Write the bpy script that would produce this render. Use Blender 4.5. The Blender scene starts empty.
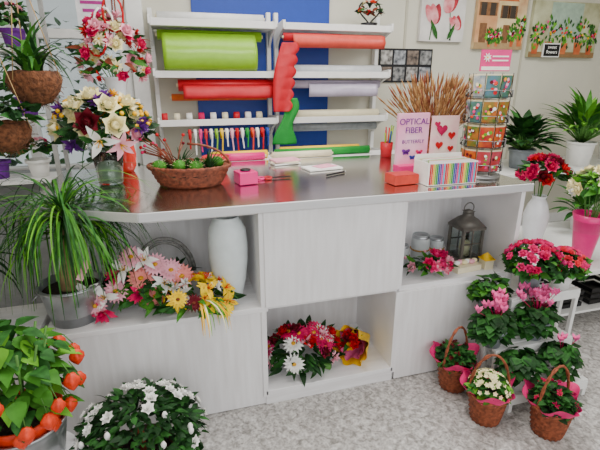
import bpy, math, random
from math import sin, cos, pi, radians
from mathutils import Vector, Matrix
random.seed(7)
rnd=random.uniform
SC=bpy.context.scene
V=Vector
# ---------------------------------------------------------------- materials
def hx(h):
    h=h.lstrip('#'); c=[int(h[i:i+2],16)/255 for i in (0,2,4)]
    return tuple(((x/12.92) if x<=.04045 else ((x+.055)/1.055)**2.4) for x in c)
_m={}
def M(name,col='#ffffff',rough=.6,metal=0.,var=.12,scale=25.,trans=0.,emit=0.,bump=0.,stretch=None,alpha=1.,col2=None,sub=0.):
    if name in _m: return _m[name]
    m=bpy.data.materials.new(name); m.use_nodes=True
    nt=m.node_tree; b=nt.nodes['Principled BSDF']
    c=hx(col)
    tc=nt.nodes.new('ShaderNodeTexCoord'); mp=nt.nodes.new('ShaderNodeMapping')
    nt.links.new(tc.outputs['Object'],mp.inputs[0])
    if stretch: mp.inputs['Scale'].default_value=stretch
    n=nt.nodes.new('ShaderNodeTexNoise'); n.inputs['Scale'].default_value=scale; n.inputs['Detail'].default_value=4
    nt.links.new(mp.outputs[0],n.inputs['Vector'])
    r=nt.nodes.new('ShaderNodeValToRGB')
    r.color_ramp.elements[0].position=.32; r.color_ramp.elements[1].position=.68
    if col2: a=hx(col2); d=c
    else:
        a=tuple(x*(1-var) for x in c); d=tuple(min(1,x*(1+var)+var*.02) for x in c)
    r.color_ramp.elements[0].color=(*a,1); r.color_ramp.elements[1].color=(*d,1)
    nt.links.new(n.outputs['Fac'],r.inputs[0]); nt.links.new(r.outputs[0],b.inputs['Base Color'])
    b.inputs['Roughness'].default_value=rough; b.inputs['Metallic'].default_value=metal
    b.inputs['Transmission Weight'].default_value=trans
    b.inputs['Alpha'].default_value=alpha
    if 'leaf' in name or 'petal' in name: b.inputs['Specular IOR Level'].default_value=.22
    if emit>0:
        b.inputs['Emission Color'].default_value=(*c,1); b.inputs['Emission Strength'].default_value=emit
    if bump>0:
        bp=nt.nodes.new('ShaderNodeBump'); bp.inputs['Strength'].default_value=bump; bp.inputs['Distance'].default_value=.01
        nt.links.new(n.outputs['Fac'],bp.inputs['Height']); nt.links.new(bp.outputs[0],b.inputs['Normal'])
    _m[name]=m; return m
WOOD=M('whitewashed_wood','#f1f0f1',.5,scale=3,stretch=(12,1.2,1.2),col2='#e3e1e1')
WOODH=M('whitewashed_wood_horizontal','#f1f0f1',.5,scale=3,stretch=(1.5,14,14),col2='#e3e1e1')
STEEL=M('brushed_steel','#d6d4d0',.17,1.,var=.08,scale=6,stretch=(1,60,60))
STEELE=M('steel_edge','#dededf',.35,.6,var=.05,scale=6,stretch=(1,60,60))
WHITE=M('white_paint','#ebebe8',.45,var=.03)
CER=M('white_ceramic','#e9edf0',.18,var=.03)
CERM=M('matte_white_ceramic','#dbe4e5',.35,var=.04)
GALV=M('galvanised_metal','#a9adb0',.35,.85,var=.2,scale=14)
GREYP=M('grey_pot','#7d858a',.5,var=.1)
WICK=M('wicker','#8a4526',.7,var=.45,scale=60,bump=.4)
WICKD=M('wicker_dark','#7a3a20',.65,var=.5,scale=60,bump=.4)
COIR=M('coir_fibre','#6e4022',.95,var=.55,scale=70,bump=1.)
SOIL=M('soil','#2a1c14',.95,var=.4,scale=80,bump=.6)
BLACK=M('black_metal','#121215',.4,.3)
G1=M('leaf_green','#3a761b',.6,var=.35,scale=18)
G2=M('leaf_dark_green','#153b14',.55,var=.4,scale=22)
G3=M('leaf_bright_green','#67a82a',.6,var=.25,scale=14)
G4=M('leaf_mid_green','#265c1e',.6,var=.4,scale=40)
STEMM=M('stem_green','#4d7f30',.6)
PINK=M('pink_petal','#ee3585',.6,var=.22)
HPINK=M('hot_pink_petal','#d80f5e',.6,var=.22)
LPINK=M('pale_pink_petal','#f5aebf',.6,var=.14)
MAG=M('magenta_petal','#b50e50',.6,var=.25)
RED=M('red_petal','#c50a18',.6,var=.25)
DRED=M('dark_red_petal','#66061a',.6,var=.3)
CREAM=M('cream_petal','#f4eab8',.6,var=.06)
WPET=M('white_petal','#f6f5f0',.6,var=.04)
YEL=M('yellow_petal','#fbb900',.6,var=.15)
ORG=M('orange_fruit','#e83a08',.5,var=.25,scale=40)
PURP=M('purple_petal','#6a2a8c',.6,var=.25)
CENY=M('flower_centre_yellow','#d09a08',.8,var=.3,scale=150)
DRYB=M('dried_grass','#a97f4c',.85,var=.35,scale=50)
TAN=M('dried_tan','#8f6236',.85,var=.35,scale=50)
RUST=M('dried_rust','#7a3418',.85,var=.35)
CELLO=M('cellophane','#ffffff',.08,trans=.95,alpha=.3)
GLASS=M('clear_glass','#f2fbf8',.03,trans=1.,var=.0)
PWRAP=M('pink_wrap','#ea2478',.5,var=.15)
HPK=M('hot_pink_plastic','#e4107a',.3,var=.05)
REDPAP=M('red_paper','#c60c22',.5,var=.06)
LIME=M('lime_paper','#86b81c',.3,var=.06)
GREENP=M('green_felt','#0f9130',.7,var=.06)
BLUEP=M('blue_panel','#0a3a9c',.5,var=.04)
CREAMP=M('cream_paper','#ece2c0',.5,var=.05)
YELP=M('yellow_paper','#f8c800',.5,var=.08)
CORAL=M('coral_glaze','#e0382a',.2,var=.06)
GREY=M('grey_wire','#9a9a9a',.35,.8)
# ---------------------------------------------------------------- mesh builder
def basis(n):
    n=V(n).normalized()
    a=V((0,0,1)) if abs(n.z)<.9 else V((1,0,0))
    u=n.cross(a).normalized(); return u,n.cross(u).normalized(),n
class B:
    def __init__(s,name,loc=(0,0,0)):
        s.name=name; s.loc=V(loc); s.v=[]; s.f=[]; s.mi=[]; s.sm=[]; s.mats=[]
    def add(s,vs,fs,mat,smooth=True):
        if mat not in s.mats: s.mats.append(mat)
        k=s.mats.index(mat); o=len(s.v)
        s.v.extend([tuple(x) for x in vs])
        for f in fs: s.f.append(tuple(i+o for i in f)); s.mi.append(k); s.sm.append(smooth)
    def box(s,c,d,mat,rz=0,rx=0,ry=0):
        R=Matrix.Rotation(rz,3,'Z')@Matrix.Rotation(ry,3,'Y')@Matrix.Rotation(rx,3,'X')
        vs=[V(c)+R@V((x*d[0]/2,y*d[1]/2,z*d[2]/2)) for x in(-1,1) for y in(-1,1) for z in(-1,1)]
        s.add(vs,[(0,1,3,2),(4,6,7,5),(0,4,5,1),(2,3,7,6),(0,2,6,4),(1,5,7,3)],mat,False)
    def prism(s,poly,z0,z1,mat):
        n=len(poly); vs=[(x,y,z0) for x,y in poly]+[(x,y,z1) for x,y in poly]
        fs=[tuple(range(n-1,-1,-1)),tuple(range(n,2*n))]+[(i,(i+1)%n,(i+1)%n+n,i+n) for i in range(n)]
        s.add(vs,fs,mat,False)
    def poly(s,pts,mat): s.add(pts,[tuple(range(len(pts)))],mat,False)
    def lathe(s,c,prof,mat,seg=28,fn=None,tilt=None,cap=True):
        vs=[];fs=[]; T=tilt or Matrix.Identity(3); c=V(c)
        for j,(r,z) in enumerate(prof):
            for i in range(seg):
                a=2*pi*i/seg; rr,zz=(fn(r,z,i,j,a) if fn else (r,z))
                vs.append(c+T@V((rr*cos(a),rr*sin(a),zz)))
        for j in range(len(prof)-1):
            for i in range(seg):
                k=(i+1)%seg; fs.append((j*seg+i,j*seg+k,(j+1)*seg+k,(j+1)*seg+i))
        if cap:
            vs.append(c+T@V((0,0,prof[0][1]))); q=len(vs)-1
            for i in range(seg): fs.append(((i+1)%seg,i,q))
        s.add(vs,fs,mat)
    def tube(s,pts,r,mat,seg=6):
        pts=[V(p) for p in pts]; vs=[];fs=[]; n=len(pts)
        u=None
        for j,p in enumerate(pts):
            d=(pts[min(j+1,n-1)]-pts[max(j-1,0)]).normalized()
            if u is None: u,w,_=basis(d)
            u=(u-d*u.dot(d)).normalized(); w=d.cross(u)
            rr=r[j] if isinstance(r,(list,tuple)) else r
            for i in range(seg):
                a=2*pi*i/seg; vs.append(p+u*rr*cos(a)+w*rr*sin(a))
        for j in range(n-1):
            for i in range(seg):
                k=(i+1)%seg; fs.append((j*seg+i,j*seg+k,(j+1)*seg+k,(j+1)*seg+i))
        fs.append(tuple(range(seg-1,-1,-1))); fs.append(tuple((n-1)*seg+i for i in range(seg)))
        s.add(vs,fs,mat)
    def ball(s,c,r,mat,seg=10,rings=6,sc=(1,1,1),fn=None):
        c=V(c);vs=[];fs=[]
        for j in range(rings+1):
            t=pi*j/rings
            for i in range(seg):
                a=2*pi*i/seg; k=r*(fn(a,t) if fn else 1)
                vs.append(c+V((k*sin(t)*cos(a)*sc[0],k*sin(t)*sin(a)*sc[1],k*cos(t)*sc[2])))
        for j in range(rings):
            for i in range(seg):
                k=(i+1)%seg; fs.append((j*seg+i,(j+1)*seg+i,(j+1)*seg+k,j*seg+k))
        s.add(vs,fs,mat)
    def leaf(s,base,d,up,L,W,mat,bend=-.3,n=4,fold=.15,tip=.8,base_w=.15):
        d=V(d).normalized(); up=V(up); sd=d.cross(up)
        if sd.length<1e-4: sd=basis(d)[0]
        sd.normalize(); up=sd.cross(d).normalized(); base=V(base)
        vs=[];fs=[]
        for j in range(n+1):
            t=j/n; p=base+d*L*(t-.25*abs(bend)*t*t)+up*(bend*L*t*t)
            w=W*.5*max(sin(pi*min(1,(t**tip)*.93+.07)),base_w if t<.1 else .03)
            vs+= [p+sd*w+up*w*fold*2, p, p-sd*w+up*w*fold*2]
        for j in range(n):
            a=j*3; fs+=[(a,a+1,a+4,a+3),(a+1,a+2,a+5,a+4)]
        s.add(vs,fs,mat)
    def blade(s,base,az,el,L,w,mat,droop=2.2,n=9):
        p=V(base);vs=[];fs=[];e=el
        sd=V((-sin(az),cos(az),0))
        for j in range(n+1):
            t=j/n; ww=w*.5*(1-t**3)*(.6+.4*min(1,t*5))+.0006
            vs+=[p+sd*ww,p-sd*ww]
            p=p+V((cos(az)*cos(e),sin(az)*cos(e),sin(e)))*L/n
            e=max(e-droop/n*(1.2 if t<.6 else .8),-1.45)
        for j in range(n): a=j*2; fs.append((a,a+1,a+3,a+2))
        s.add(vs,fs,mat)
    def ring(s,c,nrm,k,L,W,el,mat,bend=0.,r0=0.,ph=0.,n=3,tip=.8,jit=0.):
        u,w,nn=basis(nrm); c=V(c)
        for i in range(k):
            a=ph+2*pi*i/k+rnd(-jit,jit); o=u*cos(a)+w*sin(a)
            d=o*cos(el)+nn*sin(el); up=nn*cos(el)-o*sin(el)
            s.leaf(c+o*r0,d,up,L,W,mat,bend,n,.12,tip,.35)
    def daisy(s,c,n,R,mat,cm,k=16,el=.12,tip=.9):
        s.ring(c,n,k,R,R*.34,el,mat,-.1,R*.12,rnd(0,6),3,tip)
        s.ring(V(c)+V(n).normalized()*.002,n,max(5,k*2//3),R*.7,R*.28,el+.3,mat,0,R*.1,rnd(0,6),2,tip)
        s.ball(V(c)+V(n).normalized()*R*.08,R*.24,cm,8,5,(1,1,.7))
    def rose(s,c,n,R,mat):
        u,w,nn=basis(n); c=V(c)
        s.ball(c+nn*R*.35,R*.38,mat,8,5)
        for k,el,L,W,r0 in((3,1.35,.95,.9,.12),(4,1.15,1.0,1.0,.2),(5,.9,1.0,1.1,.25),(6,.55,1.0,1.15,.25)):
            s.ring(c,n,k,R*L,R*W,el,mat,.25 if el>.7 else -.05,R*r0,rnd(0,6),4,.55)
    def puff(s,c,n,R,mat,k=22):
        u,w,nn=basis(n); c=V(c)
        for i in range(k):
            a=rnd(0,2*pi); el=rnd(.1,1.5); o=u*cos(a)+w*sin(a); d=o*cos(el)+nn*sin(el)
            s.leaf(c+d*R*.2,d,nn*cos(el)-o*sin(el)+u*rnd(-.4,.4),R*rnd(.7,1),R*.55,mat,rnd(-.3,.2),2,.3,.5)
    def lily(s,c,n,R,mat,cm=None):
        s.ring(c,n,3,R,R*.45,.75,mat,-.45,R*.05,rnd(0,6),4,.8)
        s.ring(c,n,3,R,R*.38,.6,mat,-.4,R*.05,rnd(0,6),4,.8)
        if cm:
            u,w,nn=basis(n)
            for i in range(5):
                a=i*1.256; s.tube([V(c),V(c)+nn*R*.6+(u*cos(a)+w*sin(a))*R*.2],R*.03,cm,4)
    def cycl(s,c,R,mat):
        c=V(c)
        for i in range(5):
            a=rnd(0,.4)+i*2*pi/5; o=V((cos(a),sin(a),0)); d=(o*.6+V((0,0,1))).normalized()
            s.leaf(c+o*R*.15,d,o*-1,R*1.3,R*.85,mat,rnd(-.15,.15),3,.1,.7)
        s.ball(c-V((0,0,R*.05)),R*.2,mat,6,4)
    def mound(s,c,R,n,L,W,mats,sc=(1,1,.8),lo=-.15,bend=-.3,r0=.65):
        c=V(c)
        for i in range(n):
            z=rnd(lo,1); a=rnd(0,2*pi); q=math.sqrt(max(0,1-z*z)); d=V((q*cos(a),q*sin(a),z))
            p=c+V((d.x*sc[0],d.y*sc[1],d.z*sc[2]))*R*rnd(r0,.98)
            dd=(V((cos(a),sin(a),0))*1.0+V((rnd(-.6,.6),rnd(-.6,.6),rnd(-.25,.55)+z*.3))).normalized()
            s.leaf(p,dd,d+V((0,0,.4)),L*rnd(.7,1.15),W*rnd(.8,1.1),random.choice(mats),bend*rnd(.5,1.4),4,.12,.75)
    def done(s,bevel=0.,solid=0.):
        me=bpy.data.meshes.new(s.name); L=s.loc
        me.from_pydata([(x-L.x,y-L.y,z-L.z) for x,y,z in s.v],[],s.f)
        for m in s.mats: me.materials.append(m)
        me.polygons.foreach_set('material_index',s.mi); me.polygons.foreach_set('use_smooth',s.sm); me.update()
        o=bpy.data.objects.new(s.name,me); o.location=L; SC.collection.objects.link(o)
        if solid: q=o.modifiers.new('s','SOLIDIFY'); q.thickness=solid; q.offset=0
        if bevel: q=o.modifiers.new('b','BEVEL'); q.width=bevel; q.segments=2; q.limit_method='ANGLE'
        return o
def text(parent,name,body,loc,size,mat,rot=(pi/2,0,0),align='CENTER'):
    cu=bpy.data.curves.new(name,'FONT'); cu.body=body; cu.size=size; cu.align_x=align; cu.align_y='CENTER'; cu.extrude=.0006
    t=bpy.data.objects.new(name+'_t',cu); SC.collection.objects.link(t)
    bpy.context.view_layer.update()
    me=bpy.data.meshes.new_from_object(t); bpy.data.objects.remove(t)
    me.materials.clear(); me.materials.append(mat)
    o=bpy.data.objects.new(name,me); SC.collection.objects.link(o)
    o.parent=parent; o.rotation_euler=rot; o.location=V(loc)-parent.location
    return o
# ---------------------------------------------------------------- room
WY=1.9
b=B('floor'); b.box((1.6,-.2,-.025),(7.2,6.4,.05),WHITE); fl=b.done()
m=bpy.data.materials.new('marbled_vinyl'); m.use_nodes=True; nt=m.node_tree; bs=nt.nodes['Principled BSDF']
tc=nt.nodes.new('ShaderNodeTexCoord')
n1=nt.nodes.new('ShaderNodeTexNoise'); n1.inputs['Scale'].default_value=38; n1.inputs['Detail'].default_value=9; n1.inputs['Distortion'].default_value=.9
n2=nt.nodes.new('ShaderNodeTexVoronoi'); n2.inputs['Scale'].default_value=90
for n in(n1,n2): nt.links.new(tc.outputs['Object'],n.inputs['Vector'])
r1=nt.nodes.new('ShaderNodeValToRGB'); e=r1.color_ramp.elements
e[0].position=.34;e[0].color=(*hx('#837f7a'),1);e[1].position=.64;e[1].color=(*hx('#c4c1bd'),1)
x=e.new(.48);x.color=(*hx('#a7a39f'),1)
mx=nt.nodes.new('ShaderNodeMixRGB'); mx.blend_type='OVERLAY'; mx.inputs[0].default_value=.3
nt.links.new(n1.outputs['Fac'],r1.inputs[0]); nt.links.new(r1.outputs[0],mx.inputs[1]); nt.links.new(n2.outputs['Distance'],mx.inputs[2])
nt.links.new(mx.outputs[0],bs.inputs['Base Color']); bs.inputs['Roughness'].default_value=.4
fl.data.materials[0]=m
WALLM=M('wall_cream_grey','#cdcab9',.75,var=.03,scale=5)
b=B('wall_back'); 
b.box((2.3,WY+.05,1.35),(5.7,.1,2.7),WALLM)
b.box((-1.275,WY+.05,.4),(1.45,.1,.8),WALLM); b.box((-1.275,WY+.05,2.55),(1.45,.1,.3),WALLM); b.done()
b=B('wall_left'); b.box((-2.05,-.2,1.35),(.1,4.2,2.7),WALLM); b.done()
b=B('wall_right'); b.box((5.2,-.6,1.35),(.1,5.0,2.7),WALLM); b.done()
b=B('ceiling'); b.box((1.6,-.2,2.74),(7.2,4.2,.08),M('ceiling_white','#f2f0ea',.8,var=.02)); b.done()
b=B('window_1',(-1.275,WY,1.6))
for xx in(-1.96,-1.27,-.59): b.box((xx,WY+.03,1.6),(.07,.1,1.6),WHITE)
for zz in(.82,1.75,2.37): b.box((-1.275,WY+.03,zz),(1.4,.1,.06),WHITE)
b.box((-1.275,WY+.06,1.6),(1.36,.006,1.56),GLASS); b.done(.004)
b=B('trim_1'); 
for xx in(1.62,2.82,4.1): b.box((xx,WY-.004,1.35),(.02,.008,2.7),M('wall_batten','#b6b29f',.7,var=.03))
b.done()
b=B('trim_2'); b.box((-.50,WY-.03,1.35),(.11,.06,2.7),WHITE); b.done(.005)
b=B('baseboard_back'); b.box((2.3,WY-.01,.05),(5.6,.02,.1),WHITE); b.done()
b=B('hedge_outside',(-1.4,4.2,0)); b.mound((-1.4,4.2,.9),1.0,900,.2,.09,[G2,G4],(1.8,.6,1.3),-.9); b.done()
b=B('window_sill_counter',(-1.45,1.55,0)); b.box((-1.45,1.6,.42),(.9,.5,.84),M('grey_cabinet','#8d8f90',.6)); b.done(.004)
# ---------------------------------------------------------------- counter
b=B('shop_counter',(0,0,0)); T=.024
b.box((-.42,.02,.25),(.86,.024,.494),WOOD); b.box((-.84,.23,.25),(.024,.42,.494),WOOD)
b.box((-.42,.23,.505),(.88,.46,.024),WOODH)
b.box((-.42,.45,.735),(.86,.02,.44),WOOD); b.box((-.84,.37,.735),(.024,.16,.44),WOOD)
b.box((0.0,.23,.735),(T,.46,.44),WOOD)
b.box((.325,.005,.731),(.635,.024,.432),WOOD); b.box((.325,.23,.505),(.65,.42,.024),WOODH)
b.box((.325,.22,.065),(.65,.44,.024),WOODH); b.box((.325,.013,.03),(.65,.022,.06),WOODH)
b.box((0.0,.23,.27),(T,.46,.45),WOOD); b.box((.65,.23,.27),(T,.46,.45),WOOD); b.box((.325,.45,.27),(.65,.02,.45),WOOD)
b.box((.65,.23,.735),(T,.46,.44),WOOD); b.box((1.28,.23,.47),(T,.46,.945),WOOD)
b.box((.97,.24,.505),(.62,.44,.024),WOODH); b.box((.97,.45,.735),(.62,.02,.44),WOOD); b.box((.965,.012,.25),(.61,.024,.49),WOOD)
b.box((.22,.69,.47),(2.1,.44,.945),WOOD)
b.prism([(-.44,.03),(1.26,.03),(1.26,.94),(-.88,.94),(-.88,.24)],.93,.9495,WOODH)
b.prism([(-.46,-.018),(1.308,-.018),(1.308,.95),(-.898,.95),(-.898,.2)],.95,.985,STEEL)
b.box((.425,-.02,.9675),(1.772,.006,.037),STEELE)
L=math.hypot(.44,.22); b.box((-.68,.09,.9675),(L,.006,.037),STEELE,math.atan2(-.22,.44))
b.done(.0025)
CT=.987
# ---------------------------------------------------------------- wrapping shelves
def unit(name,x0,x1):
    b=B(name,((x0+x1)/2,1.75,0)); 
    for x in(x0+.012,x1-.012):
        b.box((x,1.86,1.35),(.03,.06,1.15),WHITE)
        for z in(1.80,1.475,1.15,.86):
            pts=[(x,1.88,z-.16),(x,1.88,z+.03),(x,1.58,z+.05),(x,1.58,z+.0),(x,1.64,z-.015),(x,1.74,z-.05),(x,1.80,z-.1)]
            v=[(p[0]-.009,p[1],p[2]) for p in pts]+[(p[0]+.009,p[1],p[2]) for p in pts]; n=len(pts)
            b.add(v,[tuple(range(n)),tuple(range(2*n-1,n-1,-1))]+[(i,(i+1)%n,(i+1)%n+n,i+n) for i in range(n)],WHITE,False)
    for z in(1.80,1.475,1.15,.86):
        b.box(((x0+x1)/2,1.73,z),(x1-x0-.02,.29,.018),WHITE); b.box(((x0+x1)/2,1.59,z+.012),(x1-x0-.02,.014,.045),WHITE)
    b.done(.002)
unit('wrapping_paper_shelf',-.41,.455); unit('wrapping_paper_shelf',.49,1.35)
b=B('blue_wall_panel',(.4,1.885,1.5)); b.box((.415,1.885,1.6),(1.05,.02,1.9),BLUEP); b.done(.002)
def roll(name,x0,x1,y,z,r,mat,core=CREAMP,tilt=0):
    b=B(name,((x0+x1)/2,y,z)); 
    b.tube([(x0,y,z),(x1,y,z+tilt)],r,mat,20); b.tube([(x0-.012,y,z),(x1+.012,y,z+tilt)],r*.35,core,10); b.done()
def sheet(name,x0,x1,prof,mat,wav=.006):
    b=B(name,((x0+x1)/2,prof[0][0],prof[0][1])); nx=24; vs=[];fs=[]; np_=len(prof)
    for j,(y,z) in enumerate(prof):
        for i in range(nx+1):
            t=i/nx; vs.append((x0+(x1-x0)*t,y+wav*sin(t*11+j*.5)*j/(np_-1),z))
    for j in range(np_-1):
        for i in range(nx): a=j*(nx+1)+i; fs.append((a,a+1,a+nx+2,a+nx+1))
    b.add(vs,fs,mat); return b.done(0,.002)
roll('lime_foil_roll',-.36,.36,1.72,1.745,.035,LIME)
sheet('lime_foil_sheet',-.33,.30,[(1.68,1.76),(1.64,1.75),(1.58,1.70),(1.545,1.64),(1.54,1.58),(1.56,1.53),(1.60,1.505)],LIME)
roll('red_paper_roll',-.25,.43,1.66,1.415,.04,REDPAP)
sheet('red_paper_sheet',-.22,.41,[(1.62,1.42),(1.595,1.405),(1.58,1.38),(1.575,1.35),(1.58,1.325)],REDPAP,.008)
roll('white_paper_roll',-.35,.38,1.72,1.862,.03,WHITE)
roll('orange_paper_roll',-.30,.40,1.76,1.33,.025,M('orange_paper','#dd6420',.5))
roll('red_paper_roll',.50,.93,1.60,1.74,.028,REDPAP)
sheet('salmon_paper_sheet',.56,1.27,[(1.62,1.77),(1.56,1.755),(1.54,1.71),(1.56,1.67)],M('salmon_paper','#d84a3a',.4,var=.08))
roll('white_film_roll',.56,1.30,1.68,1.525,.034,M('white_film','#dfe3e6',.25,var=.05))
roll('lilac_film_roll',.56,1.30,1.68,1.42,.03,M('lilac_film','#bdb4c8',.25,var=.05))
sheet('lilac_film_sheet',.70,1.26,[(1.645,1.43),(1.62,1.41),(1.61,1.37),(1.615,1.33)],_m['lilac_film'],.008)
roll('cream_film_roll',.56,1.30,1.68,1.20,.03,CREAMP)
roll('grey_film_roll',.56,1.30,1.70,1.095,.03,M('grey_film','#a8b0b4',.25))
def drape(name,pts,mat,loc,k=.008):
    b=B(name,loc); n=len(pts); cols=6;vs=[];fs=[]
    for j,(xl,xr,y,z) in enumerate(pts):
        for i in range(cols+1):
            t=i/cols; vs.append((xl+(xr-xl)*t,y+k*sin(t*6+j*.05),z))
    for j in range(n-1):
        for i in range(cols): a=j*(cols+1)+i; fs.append((a,a+1,a+cols+2,a+cols+1))
    b.add(vs,fs,mat); b.done(0,.003)
pts=[]
for j in range(81):
    t=j/80; z=1.70-.47*t; sc=.024*abs(sin(t*pi*6)); xl=.475-.03*sin(t*pi)-.07*t
    pts.append((xl,.58-.06*t+sc,1.54,z))
drape('red_scalloped_felt',pts,REDPAP,(.5,1.545,1.5))
pts=[]
for j in range(31):
    t=j/30; z=1.325-.335*t; pts.append((.475+.03*sin(t*5)-.05*t,.585-.02*t+.02*sin(t*8),1.55,z))
drape('green_felt_sheet',pts,GREENP,(.55,1.55,1.15),.014)
b=B('ribbon_spools',(.05,1.53,1.06)); b.tube([(-.22,1.55,1.10),(.38,1.55,1.10)],.006,GREY)
cols=[RED,WPET,PINK,REDPAP,WPET,LIME,YELP,WPET,LPINK,RED,WPET,GREENP,ORG,WPET,RED,BLUEP]
for i,c in enumerate(cols):
    x=-.2+i*.037; b.tube([(x-.010,1.55,1.085),(x+.010,1.55,1.085)],.036,c,16)
    z=rnd(.93,1.0); b.box((x,1.511,(1.085+z)/2),(.010,.003,1.085-z),c,rx=rnd(-.05,.05),ry=rnd(-.12,.12))
b.done()
b=B('ribbon_spools',(-.2,1.6,1.2))
for i in range(9):
    x=-.36+i*.085; b.tube([(x-.02,1.66,1.197),(x+.02,1.66,1.197)],.03,[REDPAP,CREAMP,WPET,HPINK,WPET,CREAMP,REDPAP,WPET,CREAMP][i],16)
b.done()
b=B('counter_work_ledge',(.35,1.05,.93)); b.box((.38,1.06,.965),(1.6,.2,.03),WOODH)
for x in(-.4,1.15): b.box((x,1.06,.475),(.05,.18,.948),WOODH)
b.done(.002)
LZ=.981
roll('gift_wrap_roll',-.12,.22,1.0,LZ+.024,.023,HPK); roll('gift_wrap_roll',.27,.66,1.0,LZ+.022,.021,CREAMP); roll('gift_wrap_roll',.3,.95,1.06,LZ+.026,.025,GREENP); roll('gift_wrap_roll',-.1,.25,1.06,LZ+.026,.025,YELP)
roll('gift_wrap_roll',.35,.9,1.12,LZ+.028,.027,YELP)
b=B('pencil_pot',(.98,.93,CT)); b.lathe((.98,.86,CT),[(.035,0),(.04,.09),(.037,.09),(.033,.01)],REDPAP,18)
for i in range(9):
    a=rnd(0,6.3); b.tube([(.98+.01*cos(a),.86+.01*sin(a),CT+.012),(.98+.04*cos(a),.86+.04*sin(a),CT+rnd(.14,.2))],.004,random.choice([YELP,HPK,BLUEP,RED,LIME,ORG]),6)
b.done()
# ---------------------------------------------------------------- wall art
b=B('tulip_canvas',(1.94,WY-.02,1.95)); bg=M('canvas_grey','#e2dfda',.8,scale=6,col2='#c6c2bd')
b.box((1.945,WY-.02,1.95),(.42,.035,.38),bg); y=WY-.0395
tp=M('tulip_paint','#c62f48',.8,scale=14,col2='#edb2b4'); tr=M('tulip_red_paint','#7a1228',.8,scale=14,col2='#c02f3c')
for cx,cz,s,a in((1.85,1.97,.10,.2),(2.0,2.05,.09,-.3),(2.07,1.91,.075,.5)):
    b.poly([(cx-.004,y,cz-.02),(cx+.004,y,cz-.02),(cx+.006-a*.1,y,1.77),(cx-.004-a*.1,y,1.77)],G4)
    for k,mt in((-1,tp),(1,tr),(0,tp)):
        P=[]
        for i in range(14):
            t=i/14*2*pi; px=.42*s*cos(t)*(1-.3*sin(t)); pz=s*.8*sin(t)
            aa=a+k*-.38; P.append((cx+px*cos(aa)-pz*sin(aa)+k*s*.3,y-.0006*(2-abs(k)),cz+px*sin(aa)+pz*cos(aa)))
        b.poly(P,mt)
b.leaf((1.90,y-.002,1.78),(-.5,0,1),(0,-1,0),.17,.04,G4,0.02); b.leaf((2.0,y-.002,1.78),(.5,0,1),(0,-1,0),.14,.035,G4,.02)
b.done()
def town_canvas(name,x0,x1,z0,z1,kind):
    cx=(x0+x1)/2; b=B(name,(cx,WY-.02,(z0+z1)/2)); bg=M('canvas_beige_'+str(kind),'#dcc598' if kind==0 else '#c6c8a4',.8,scale=7,col2='#b98a62' if kind==0 else '#9c9a76')
    b.box((cx,WY-.02,(z0+z1)/2),(x1-x0,.035,z1-z0),bg); y=WY-.0385
    W=x1-x0;H=z1-z0
    q=lambda u,v,k=0:(x0+u*W,y-k*.0005,z0+v*H)
    def rect(u0,v0,u1,v1,mt,k=1): b.poly([q(u0,v0,k),q(u1,v0,k),q(u1,v1,k),q(u0,v1,k)],mt)
    TER=M('terracotta_paint','#a8431e',.8,scale=12,col2='#d07540'); BRN=M('brown_paint','#7a5230',.8,scale=30,var=.3); DK=M('dark_paint','#3a3026',.8)
    if kind==0:
        HS=M('house_wall_paint','#d9a878',.8,scale=9,col2='#c48a5c'); HS2=M('house_wall_paint_b','#e6d3a6',.8,scale=9,col2='#cdb27e')
        rect(0,.1,.42,1,HS,1); rect(.42,.1,.8,.92,HS2,1); b.poly([q(.4,.9,2),q(.82,.9,2),q(.75,1,2),q(.46,1,2)],TER)
        for u,v in((.07,.62),(.25,.62),(.5,.58),(.66,.58)):
            rect(u,v,u+.11,v+.24,DK,3); rect(u-.035,v,u,v+.24,BRN,4); rect(u+.11,v,u+.145,v+.24,BRN,4)
        rect(.08,.12,.22,.48,BRN,3); rect(.55,.12,.68,.46,BRN,3); rect(0,0,1,.12,M('path_paint','#a98a60',.8),2)
        pots=[(.3,.04,.07),(.45,.05,.07),(.76,.05,.08),(.92,.06,.12)]; sp=1.6
    else:
        rect(0,0,1,.1,M('sill_paint','#8a6a42',.8),1); rect(.25,.4,.72,.98,M('pane_paint','#9db3a0',.8),1)
        pots=[(.08,.06,.11),(.28,.06,.13),(.5,.06,.12),(.72,.06,.13),(.9,.06,.1)]; sp=2.0
    for u,v,s in pots:
        b.poly([q(u-s*.35,v,5),q(u+s*.35,v,5),q(u+s*.5,v+s*1.7,5),q(u-s*.5,v+s*1.7,5)],TER)
        for i in range(40):
            a=rnd(0,2*pi); rr=rnd(0,s*1.0); uu=min(.97,max(.03,u+rr*cos(a))); vv=v+s*3.1+rr*sp*sin(a)
            b.leaf(q(uu,vv,7),(cos(a)*.3,0,sin(a)),(0,-1,0),.04,.022,random.choice([G1,G4,G2,G3]),.02,2)
        for i in range(7):
            a=rnd(0,6.3); rr=rnd(0,s*.9); c=V(q(min(.96,max(.04,u+rr*cos(a))),v+s*3.2+rr*sp*.9*sin(a),11)); t=random.choice([RED,ORG,PINK,YEL] if kind else [RED,PINK,WPET])
            b.poly([c+V((.011*cos(k),-.004,.011*sin(k))) for k in(0,1.05,2.1,3.14,4.2,5.2)],t)
    return b.done()
town_canvas('street_canvas',2.27,2.78,1.71,2.14,0)
town_canvas('flower_pots_canvas',2.86,3.62,1.65,2.12,1)
b=B('chalkboard_sign',(3.02,WY-.05,1.72)); b.box((3.10,WY-.05,1.71),(.19,.012,.12),WHITE); b.box((3.10,WY-.057,1.71),(.17,.004,.10),BLACK); cs=b.done()
text(cs,'chalk_text','sweet\nflowers',(3.10,WY-.061,1.715),.042,WPET)
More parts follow.
